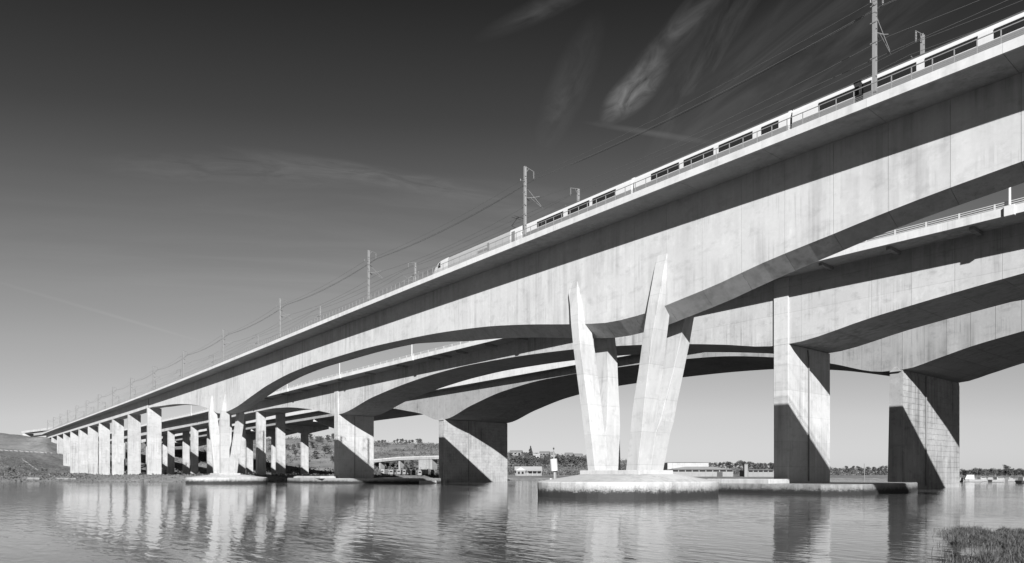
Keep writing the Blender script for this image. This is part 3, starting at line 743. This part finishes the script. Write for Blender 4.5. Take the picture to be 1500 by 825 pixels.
wb = MB(); rw = random.Random(5); wp = MB()
def clump(mb, X, Y, z, r, h, n):
    for k in range(n):
        t = rw.uniform(0, 6.28); q = r*math.sqrt(rw.random())
        leaf(mb, (X+math.cos(t)*q, Y+math.sin(t)*q, z+h*rw.random()*(1-.5*q/r)), rw.uniform(.3, .62)*min(1.6, .55+h*.22), rw)
for i in range(11000):
    u = rw.uniform(-80, 1620); Z = rw.uniform(262, 860)
    X, Y = cam_to_world(u, Z); g = ground_z(X, Y)
    if g < 1.6: continue
    nn = noise2(X*1.7+40, Y*1.7)
    left = u < 130
    if left and (nn < -.1 or (Z > 440 and u < 110)): continue
    if not left and nn < -.25 and Z > 330: continue
    if u > 680 and Z < 430: continue
    if -6 > Y > -50 and Z < 330 and u > 60: continue
    big = Z > 420 and not left
    clump(wb if nn > -.05 else wp, X, Y, g-.1, rw.uniform(1.2, 3.2) if big else rw.uniform(.6, 1.5), rw.uniform(2.2, 4.8) if big else rw.uniform(.5, 1.4), 15 if big else 11)
for i in range(3600):
    u = rw.uniform(-60, 128); Z = rw.uniform(256, 480); X, Y = cam_to_world(u, Z); g = ground_z(X, Y)
    if g < 1.0 or (Y > -7 and Z < 330 and u > 60): continue
    clump(rw.choice((wb, wp, wp)), X, Y, g-.1, rw.uniform(.8, 2.6), rw.uniform(.3, 1.5)*(1 if Z < 400 else .6), 12)
for i in range(1200):
    u = rw.uniform(548, 860); Z = rw.uniform(430, 900); X, Y = cam_to_world(u, Z); g = ground_z(X, Y)
    clump(rw.choice((wb, wb, wb, wp)), X, Y, g-.1, rw.uniform(1.5, 4), rw.uniform(2, 4.5), 16)
o = wb.build('woodland', LEAF); tag(o, 'dark scrub and woodland covering the far hillsides', 'woodland', kind='stuff')
o = wp.build('scrub', LEAF_P); tag(o, 'pale dry scrub scattered over the far bank', 'scrub', kind='stuff')

# ------------------------------------------------------------------ shoreline stones
rk = MB(); rr = random.Random(9)
def stone(mb, x, y, z, s):
    pts = []
    for i in range(3):
        zz = (-.5, .15, .5)[i]*s; q = (1, .95, .5)[i]
        pts.append([(x+math.cos(t)*s*q*rr.uniform(.6, 1.1), y+math.sin(t)*s*q*rr.uniform(.6, 1.1), z+zz*rr.uniform(.7, 1.2)) for t in [k*math.pi/3+.3 for k in range(6)]])
    mb.loft(pts)
for i in range(1000):
    u = rr.uniform(-40, 300) if i % 3 else rr.uniform(300, 640)
    s0 = float(np.interp(u, US, SH)); Z = s0+rr.uniform(-3, 16)
    X, Y = cam_to_world(u, Z); stone(rk, X, Y, ground_z(X, Y)+.05, rr.uniform(.15, .7)*(1 if rr.random() > .1 else 1.5))
o = rk.build('shore_stones', ROCK); tag(o, 'loose grey stones along the far waterline', 'stones', kind='stuff')
fw_ = None
def low_wall(u0, u1, y, h, label, material=C_PLINTH):
    a = on_ground(u0, y); b = on_ground(u1, y); d = Vector((b[0]-a[0], b[1]-a[1], 0)); ln = d.length
    o = empty('quay_wall', (a[0], a[1], min(a[2], b[2])-.3)); o.rotation_euler = (0, 0, math.atan2(d.y, d.x))
    n = max(2, int(ln/2.5))
    for i in range(n):
        bevel(MB().box(i*ln/n+.02, (i+1)*ln/n-.02, -.3, .3, 0, h+.3+.08*rr.random()).build('wall_block', material, o), .03)
    tag(o, label, 'wall')
low_wall(84, 112, 703, .6, 'low pale quay wall on the left shore beside the first pier')
low_wall(40, 58, 704, .9, 'pale concrete slipway wall at the far left waterline')

# ------------------------------------------------------------------ buildings on the far bank
def oriented(name, X, Y, z, rz):
    o = empty(name, (X, Y, z)); o.rotation_euler = (0, 0, rz); return o
FACE = math.atan2(RT[1], RT[0])          # local +X runs to the right in the picture, local -Y faces the camera
def house(X, Y, z, w, d, h, rise, label, wallm, roofm, nwin, group=None, rot=0.0, cat='house', name='house'):
    o = oriented(name, X, Y, z, FACE+rot)
    MB().box(-w/2, w/2, 0, d, -.6, h).build('wall', wallm, o)
    e = .35
    MB().add([(-w/2-e,-e,h),(w/2+e,-e,h),(w/2+e,d+e,h),(-w/2-e,d+e,h),(-w/2-e,d/2,h+rise),(w/2+e,d/2,h+rise)],
             [(0,1,5,4),(2,3,4,5),(1,2,5),(3,0,4),(3,2,1,0)]).build('roof', roofm, o)
    for i in range(nwin):
        x = -w/2+w*(i+.5)/nwin; ww = min(1.1, w/nwin*.33)
        MB().box(x-ww, x+ww, -.06, -.003, h*.35, h*.8).build('window', GLASS, o)
    tag(o, label, cat, group); return o
# bungalow
X, Y = cam_to_world(774, 400); gz = ground_z(X, Y)
b = house(X, Y, gz, 15.5, 9, 3.2, 2.3, 'low white bungalow with a pale hipped roof and veranda, beside the water', RENDER, ROOFL, 0)
b.name = 'bungalow'
for x in (1.2, 3.6, 6.2): MB().box(x-.9, x+.9, -.06, -.003, 1.3, 2.7).build('window', GLASS, b)
for x in (-.5, 2.4, 5.0, 7.6): MB().tube((x,-1.9,-.5), (x,-1.9,2.9), .1).build('veranda_post', WHITE, b)
MB().add([(-1,-2.3,2.75),(8,-2.3,2.75),(8,-.38,3.15),(-1,-.38,3.15),(-1,-2.3,2.9),(8,-2.3,2.9),(8,-.38,3.3),(-1,-.38,3.3)],[(0,3,2,1),(4,5,6,7),(0,1,5,4),(1,2,6,5),(2,3,7,6),(3,0,4,7)]).build('veranda_roof', ROOFL, b)
MB().add([(-7.2,-3,-.5),(-1.8,-3,-.5),(-1.8,-.02,-.5),(-7.2,-.02,-.5),(-7.2,-3,3),(-1.8,-3,3),(-1.8,-.02,3),(-7.2,-.02,3)],[(0,1,5,4),(1,2,6,5),(3,0,4,7),(4,5,6,7)]).build('wall', RENDER, b)
MB().add([(-7.7,-3.4,3.003),(-1.3,-3.4,3.003),(-4.5,-3.4,5.0),(-7.7,3,3.003),(-1.3,3,3.003),(-4.5,3,5.0)],[(0,1,2),(0,2,5,3),(1,4,5,2),(0,3,4,1)]).build('roof', ROOFL, b)
for x in (-5.6, -3.4): MB().box(x-.6, x+.6, -3.06, -3.003, 1.0, 2.4).build('window', GLASS, b)
hl = [(797,668.5,11,RENDER,'white gabled house highest on the hill behind the bungalow'),(806,669,9,RENDER,'small white house next to the highest one on the hill'),
      (822,669.5,10,RENDER,'pale house in the middle of the hillside row'),(811,672.5,7,WHITE,'tiny white outbuilding below the hillside row'),
      (834,671,9,WALLB,'brick house right of the hillside row'),(848,672.5,10,WALLB,'dark brick house at the right end of the hillside row'),
      (783,673,12,ROOFL,'long pale barn on the slope left of the conifer hill houses'),(755,667.5,14,WALLB,'dark house at the left end of the hillside beside the river pier')]
for u, y, w, wm, lb in hl:
    X, Y, z, Z = on_ground(u, y); house(X, Y, z, w*Z/800, 7, 3.4, 2.2, lb, wm, ROOF if wm is not ROOFL else ROOFL, 3, 'houses on the hill', random.uniform(-.4, .4))
# sheds
def shed(u0, u1, Z, zb, h, rise, label, wallm, roofm, bays, band=True, name='boat_shed'):
    X, Y = cam_to_world((u0+u1)/2, Z); w = (u1-u0)/1000*Z
    o = oriented(name, X, Y, zb, FACE)
    MB().box(-w/2, w/2, 0, 14, -1.5, h).build('wall', wallm, o)
    MB().add([(-w/2-.4,-.6,h+.003),(w/2+.4,-.6,h+.003),(w/2+.4,14.5,h+.003),(-w/2-.4,14.5,h+.003),(-w/2*.45,7,h+rise),(w/2*.45,7,h+rise)],[(0,1,5,4),(2,3,4,5),(1,2,5),(3,0,4),(3,2,1,0)]).build('roof', roofm, o)
    for i in range(bays):
        x0 = -w/2+w*i/bays
        if band: MB().box(x0+.25, x0+w/bays-.25, -.06, -.003, h*.68, h*.92).build('window', GLASS, o)
        MB().box(x0-.12, x0+.12, -.12, -.003, -.8, h-.05).build('pilaster', wallm, o)
    return tag(o, label, 'shed')
s1 = shed(984, 1074, 375, 1.9, 3.6, 1.7, 'long low waterside shed with a white roof and a strip of windows', WALLB, BWHITE, 9)
MB().box(8, 11, -.2, -.003, -.5, 2.3).build('door', DARK, s1)
s2 = shed(978, 1038, 540, 6.0, 6.4, .4, 'tall white warehouse standing behind the long low shed', BWHITE, BWHITE, 8, False, 'warehouse')
s3 = shed(1096, 1140, 375, 1.9, 3.3, .5, 'flat-roofed pale shed with large dark windows, behind the pier plinth', RENDER, RENDER, 6)
X, Y = cam_to_world(1093, 372); o = oriented('water_tower', X, Y, 1.6, FACE); MB().box(-.9, .9, 0, 1.8, -.5, 6.6).build('shaft', RENDER, o); MB().box(-1.05, 1.05, -.15, 1.95, 6.603, 6.9).build('cap', ROOF, o)
tag(o, 'narrow pale square tower at the left end of the flat-roofed shed', 'tower')
# parked caravans below the distant viaduct
for i, u in enumerate((560, 567.5, 573, 576.5, 584, 592, 596, 606, 615, 619, 633)):
    Z = 308+9*(i % 4); X, Y = cam_to_world(u, Z); w = rr.uniform(1.3, 2.2)
    o = oriented('caravan', X, Y, ground_z(X, Y), FACE+rr.uniform(-.3, .3))
    bevel(MB().box(-w/2, w/2, 0, 4.5, .4, 2.7).build('body', RENDER if i % 3 else BWHITE, o), .25)
    MB().box(-w*.3, w*.3, -.03, -.002, 1.5, 2.1).build('window', GLASS, o)
    MB().box(-w*.35, w*.35, .3, 4.2, -.3, .42).build('chassis', DARK, o)
    lb = ['leftmost', 'second', 'third', 'fourth', 'fifth', 'sixth', 'seventh', 'eighth', 'ninth', 'tenth', 'rightmost'][i]
    tag(o, '%s white caravan from the left in the row below the distant viaduct' % lb if i not in (0, 10) else '%s white caravan in the row below the distant viaduct' % lb, 'caravan', 'caravans on the far bank')
# distant low viaduct
X0, Y0_ = cam_to_world(545, 500); X1, Y1_ = cam_to_world(650, 470)
d = Vector((X1-X0, Y1_-Y0_, 0)); ln = d.length
o = oriented('distant_viaduct', X0, Y0_, 0, math.atan2(d.y, d.x))
m = MB(); m.loft([[(x,0,a),(x,0,a+1.5),(x,7,a+1.5),(x,7,a)][::-1] for x, a in ((0,11.6),(ln*.4,13.2),(ln,13.6))]); m.build('deck', C_OLD, o)
m = MB(); m.loft([[(x,-.15,a),(x,-.15,a+.9),(x,0-.003,a+.9),(x,-.003,a)][::-1] for x, a in ((0,13.1),(ln*.4,14.7),(ln,15.1))]); m.build('parapet', C_ROAD, o)
MB().box(ln*.66, ln*.84, .3, 6.7, 0, 13.3).build('abutment', C_OLD, o)
for x in (ln*.1, ln*.38): MB().box(x-.6, x+.6, 1, 6, 0, 12.0+x/ln*1.6).build('pier', C_OLD, o)
tag(o, 'low pale viaduct deck crossing the hillside between the far road piers', 'bridge')

# left embankment: overbridge, guard rail, steps, pole
XA, YA = cam_to_world(34, 650); XB, YB = cam_to_world(76, 600)
d = Vector((XB-XA, YB-YA, 0)); ln = d.length
o = oriented('overbridge', XA, YA, 0, math.atan2(d.y, d.x))
MB().box(-4, ln+2, 0, 8, 42.6, 43.6).build('deck', C_ROAD, o); MB().box(-4, ln+2, -.25, -.003, 42.4, 44.5).build('parapet', C_ROAD, o)
MB().box(-3, 2.5, .3, 7.7, 28, 42.15).build('abutment', C_EDGE, o); MB().box(ln-4, ln+1, .3, 7.7, 26, 42.15).build('abutment', C_EDGE, o)
MB().box(2.6, ln-4.1, 6, 7, 28, 40.0).build('wing_wall', C_ROAD, o)
tag(o, 'small white road overbridge on the hill crest at the far left', 'bridge')
gr = None
pts = []
for u in np.arange(-40, 95, 2.0):
    Z = 380
    while Z < 640:
        X, Y = cam_to_world(u, Z)
        if ground_z(X, Y) > 19.6-.022*max(u, 0): break
        Z += 1.5
    pts.append((X, Y, ground_z(X, Y)))
gr = MB().path([(x, y, z+.95) for x, y, z in pts], .12).build('guard_rail', WHITE)
for x, y, z in pts: MB().box(x-.1, x+.1, y-.1, y+.1, z-.3, z+.95).build('post', STEEL, gr)
tag(gr, 'pale guard rail running along the road on the left embankment', 'barrier')
st = []
for i in range(14):
    t = i/13; st.append(on_ground(33+22*t, 673+16*t))
sr = oriented('slope_steps', st[0][0], st[0][1], 0, 0)
for i, (x, y, z, Z) in enumerate(st):
    q = MB().box(-.6, .6, -.5, .5, -.4, .15).build('step', C_EDGE, sr); q.location = (x-st[0][0], y-st[0][1], z); q.rotation_euler = (0, 0, FACE)
tag(sr, 'pale flight of concrete steps running down the left embankment', 'steps')
X, Y, z, Z = on_ground(22, 632); o = empty('lamp_column', (X, Y, z)); MB().tube((0,0,-.5), (0,0,13), .22, .12, 6).build('shaft', STEEL, o); MB().tube((0,0,12.9), (1.2,.8,13.2), .1, .08, 5).build('lamp_head', STEEL, o)
tag(o, 'lone tall lamp column on the hill crest at the far left', 'lamp post')

# ------------------------------------------------------------------ fender and beacon by the near cap
FX, FY = cam_to_world(799, 81.5)
fe = empty('fender_dolphin', (FX, FY, 0)); fe.rotation_euler = (0, 0, FACE)
for i, x in enumerate((-.55, -.33, -.11, .11, .31)):
    MB().tube((x, .12*(i % 2), -2.5), (x, .12*(i % 2), 1.95-.06*(i % 3)), .11, n=8).build('timber_pile', TIMBER, fe)
MB().tube((.5, -.12, -2.5), (.62, -.12, 2.1), .13, n=8).build('timber_pile', TIMBER_P, fe)
MB().box(-.62, .45, .25, .42, 1.35, 1.6).build('waling', TIMBER, fe)
tag(fe, 'dark timber fender piles at the left end of the near round pier base', 'fender')
BX, BY = cam_to_world(813, 86.5)
be = empty('channel_beacon', (BX, BY, 0)); be.rotation_euler = (0, R(-1.5), FACE)
MB().tube((0,0,-2.5), (0,0,3.1), .16, n=10).build('pile', STEEL, be); MB().tube((.18,0,-.5), (.18,0,3.0), .07, n=6).build('ladder_post', STEEL_D, be)
bevel(MB().tube((0,0,3.0), (-.08,0,4.55), .46, n=14).build('daymark', WHITE, be), .03)
MB().tube((-.02,0,4.55), (-.02,0,5.4), .09, .07, n=8).build('mast', STEEL, be); MB().tube((-.02,0,5.4), (-.02,0,6.1), .035, n=6).build('top_rod', STEEL_D, be)
MB().tube((-.02,0,5.75), (-.02,0,5.95), .10, n=8).build('lantern', DARK, be)
tag(be, 'white cylindrical channel beacon with a thin mast beside the near pier base', 'beacon')
o = MB().tube((3.4, 53.5, 1.4), (3.4, 53.5, 4.4), .06, n=6).build('marker_pole', STEEL_D); tag(o, 'thin dark marker pole on the right end of the low pier plinth', 'pole')
# pontoon between the far piers
PX, PY = cam_to_world(619, 204); o = oriented('pontoon', PX, PY, 0, FACE)
bevel(MB().box(-4.2, 4.2, 0, 3, -.4, .75).build('hull', C_ROAD, o), .06); MB().box(-4.1, 4.1, .1, 2.9, .752, .85).build('deck', TIMBER_P, o)
tag(o, 'flat pale pontoon moored between the two far road piers', 'pontoon')

# ------------------------------------------------------------------ moored boats
def boat(u, Z, ln, beam, hullm, cabin, label, rot=0.0, grp='boats moored along the far right shore'):
    X, Y = cam_to_world(u, Z); o = oriented('moored_boat', X, Y, 0, FACE+rot)
    rings = []
    for t in (0, .15, .4, .7, .88, 1.0):
        x = -ln/2+ln*t; w = beam/2*(1-.05*(1-t))*(1 if t < .6 else max(.04, 1-((t-.6)/.4)**2)); sh = .85+.35*t*t
        rings.append([(x,-w,sh),(x,-w*.8,.1),(x,0,-.35*(1-t*.6)),(x,w*.8,.1),(x,w,sh)])
    MB().loft(rings).build('hull', hullm, o)
    MB().add([(r[0][0],r[0][1],r[0][2]+.003) for r in rings]+[(r[4][0],r[4][1],r[4][2]+.003) for r in rings], [(i,i+6,i+7,i+1) for i in range(5)]).build('deck', BWHITE, o)
    if cabin:
        a, b2, h = cabin; x0 = -ln/2+ln*a; x1 = -ln/2+ln*b2; w = beam*.36
        c = MB().loft([[(x0,-w,.85),(x0,w,.85),(x1+.5,w,.95),(x1+.5,-w,.95)],[(x0+.1,-w*.85,.9+h),(x0+.1,w*.85,.9+h),(x1-.2,w*.85,.9+h),(x1-.2,-w*.85,.9+h)]]).build('cabin', BWHITE, o)
        MB().loft([[(x0+.4,-w*1.0,.95+h*.5),(x1-.1,-w*1.0,.95+h*.5),(x1-.25,-w*.93,.95+h*.8),(x0+.4,-w*.93,.95+h*.8)],[(x0+.4,-w*.9,.95+h*.5),(x1-.1,-w*.9,.95+h*.5),(x1-.25,-w*.83,.95+h*.8),(x0+.4,-w*.83,.95+h*.8)]]).build('cabin_window', GLASS, c)
    tag(o, label, 'boat', grp)
boat(1408, 250, 5.5, 2, BWHITE, (.25,.6,.7), 'small white motor boat just right of the old river pier', .3)
boat(1424, 246, 5.6, 2.2, BWHITE, (.4,.85,1.7), 'white cruiser with a tall wheelhouse among the moored boats', 2.8)
boat(1438, 258, 6.2, 2.2, BWHITE, (.3,.65,.9), 'low white motor boat between the wheelhouse cruiser and the next hull', .2)
boat(1451, 244, 5.0, 2, BWHITE, (.3,.7,.8), 'middle white moored boat with a sloping cabin', .9)
boat(1461, 239, 5.6, 2.2, BWHITE, (.35,.8,.9), 'white cabin boat lying broadside in the middle of the row', .1)
boat(1480, 252, 5.8, 2.1, BWHITE, (.2,.5,.8), 'white moored boat with an open stern, left of the dark hull', .4)
boat(1506, 205, 6.6, 2.6, DARK, (.1,.75,.9), 'dark hulled boat with a white cabin at the right edge', .15)
for i in range(7):
    X, Y = cam_to_world(1402+14*i, 262); m = MB().tube((X, Y, -1), (X, Y, rr.uniform(1.5, 3.5)), .07, n=5).build('mooring_post', TIMBER)
    tag(m, '%s thin mooring post from the left among the white boats' % ORD[i], 'post', 'mooring posts among the boats')

# ------------------------------------------------------------------ near bank and reeds
mv = []; mf = []
for j, Z in enumerate((13.5, 9, 4, -10, -60, -400)):
    for i, x in enumerate((-500, -60, -20, 0, 20, 60, 500)):
        X = CAM[0]+FW[0]*Z+RT[0]*x; Y = CAM[1]+FW[1]*Z+RT[1]*x
        mv.append((X, Y, (-.5, .3, .85, 1.2, 2.0, 4)[j]))
for j in range(5):
    for i in range(6): a = j*7+i; mf.append((a, a+7, a+8, a+1))
o = mesh_obj('near_bank', mv, mf, land_mat('bank_soil', .04, .09, 4), None, True); o['kind'] = 'structure'
def reed_d(u, Z):
    """density of the reed bed, metres coordinates from the camera"""
    y = 696+2500/Z
    n = .5*math.sin(u*.045)+.5*math.sin(u*.11+Z)+.4*math.sin(Z*2.1+u*.02)
    a = 0
    if 777+5*n+3*math.sin(u*.021+1) < y < 800+3*n and u > 1380+12*n+max(0, (y-786))*.9: a = 1
    if y > 814+3*n and u > 1382+14*n: a = 1
    if u > 1470+9*n and y > 777+5*n: a = 1
    if 1362 < u < 1385 and 778 < y < 830: a = max(a, .12)
    if a == 0 and u > 1395 and 800 <= y <= 816: a = .10
    return a
gb = MB(); rg = random.Random(3); mudp = MB()
nbl = 0
while nbl < 36000:
    Z = rg.uniform(16.5, 32.5); u = rg.uniform(1355, 1720)
    if rg.random() > reed_d(u, Z)*(Z/32)*min(1, max(.06, (u-1368)/75)): continue
    nbl += 1
    X, Y = cam_to_world(u, Z); hn = .55+.45*math.sin(u*.09+Z*.8)*math.cos(Z*1.3+u*.03)+.25*math.sin(u*.31+Z*2); h = rg.uniform(.06, .22)*(.45+max(0, hn))*(1.0 if rg.random() > .03 else 2.0); w = rg.uniform(.005, .011)
    t = rg.uniform(0, 6.28); lean = rg.uniform(.02, 1.0)**1.5*1.3*h; a = rg.uniform(0, 6.28)
    dx, dy = math.cos(a)*w, math.sin(a)*w; lx, ly = math.cos(t)*lean, math.sin(t)*lean
    gb.add([(X-dx,Y-dy,-.03),(X+dx,Y+dy,-.03),(X+lx*.3+dx*.8,Y+ly*.3+dy*.8,h*.55),(X+lx*.3-dx*.8,Y+ly*.3-dy*.8,h*.55),(X+lx,Y+ly,h)], [(0,1,2,3),(3,2,4)])
for i in range(26):     # long pale stems
    u = rg.uniform(1440, 1640); Z = rg.uniform(17.5, 21); X, Y = cam_to_world(u, Z); h = rg.uniform(.55, .95)
    q = rg.uniform(.1, .5)
    gb.tube((X,Y,-.02), (X+RT[0]*q,Y+RT[1]*q,h), .009, .005, 3)
o = gb.build('reed_bed', BLADE); tag(o, 'thin patch of marsh grass growing from the water at the lower right', 'grass', kind='stuff')
ux = np.arange(1350, 1730, 3.0); zx = np.arange(16, 33, .25); vv = []; ff = []
for Z in zx:
    for u in ux:
        X, Y = cam_to_world(u, Z); dd = reed_d(u, Z)
        vv.append((X, Y, (.05+.05*math.sin(u*.09+Z*.8)*math.cos(Z*1.3) if dd > .5 and u > 1408+14*math.sin(Z*1.7) else -.06)+.02*math.sin(u*.3+Z*5)))
for j in range(len(zx)-1):
    for i in range(len(ux)-1): a = j*len(ux)+i; ff.append((a, a+1, a+len(ux)+1, a+len(ux)))
o = mesh_obj('mud_bank', vv, ff, land_mat('wet_mud', .025, .06, 6), None, True); o['kind'] = 'structure'
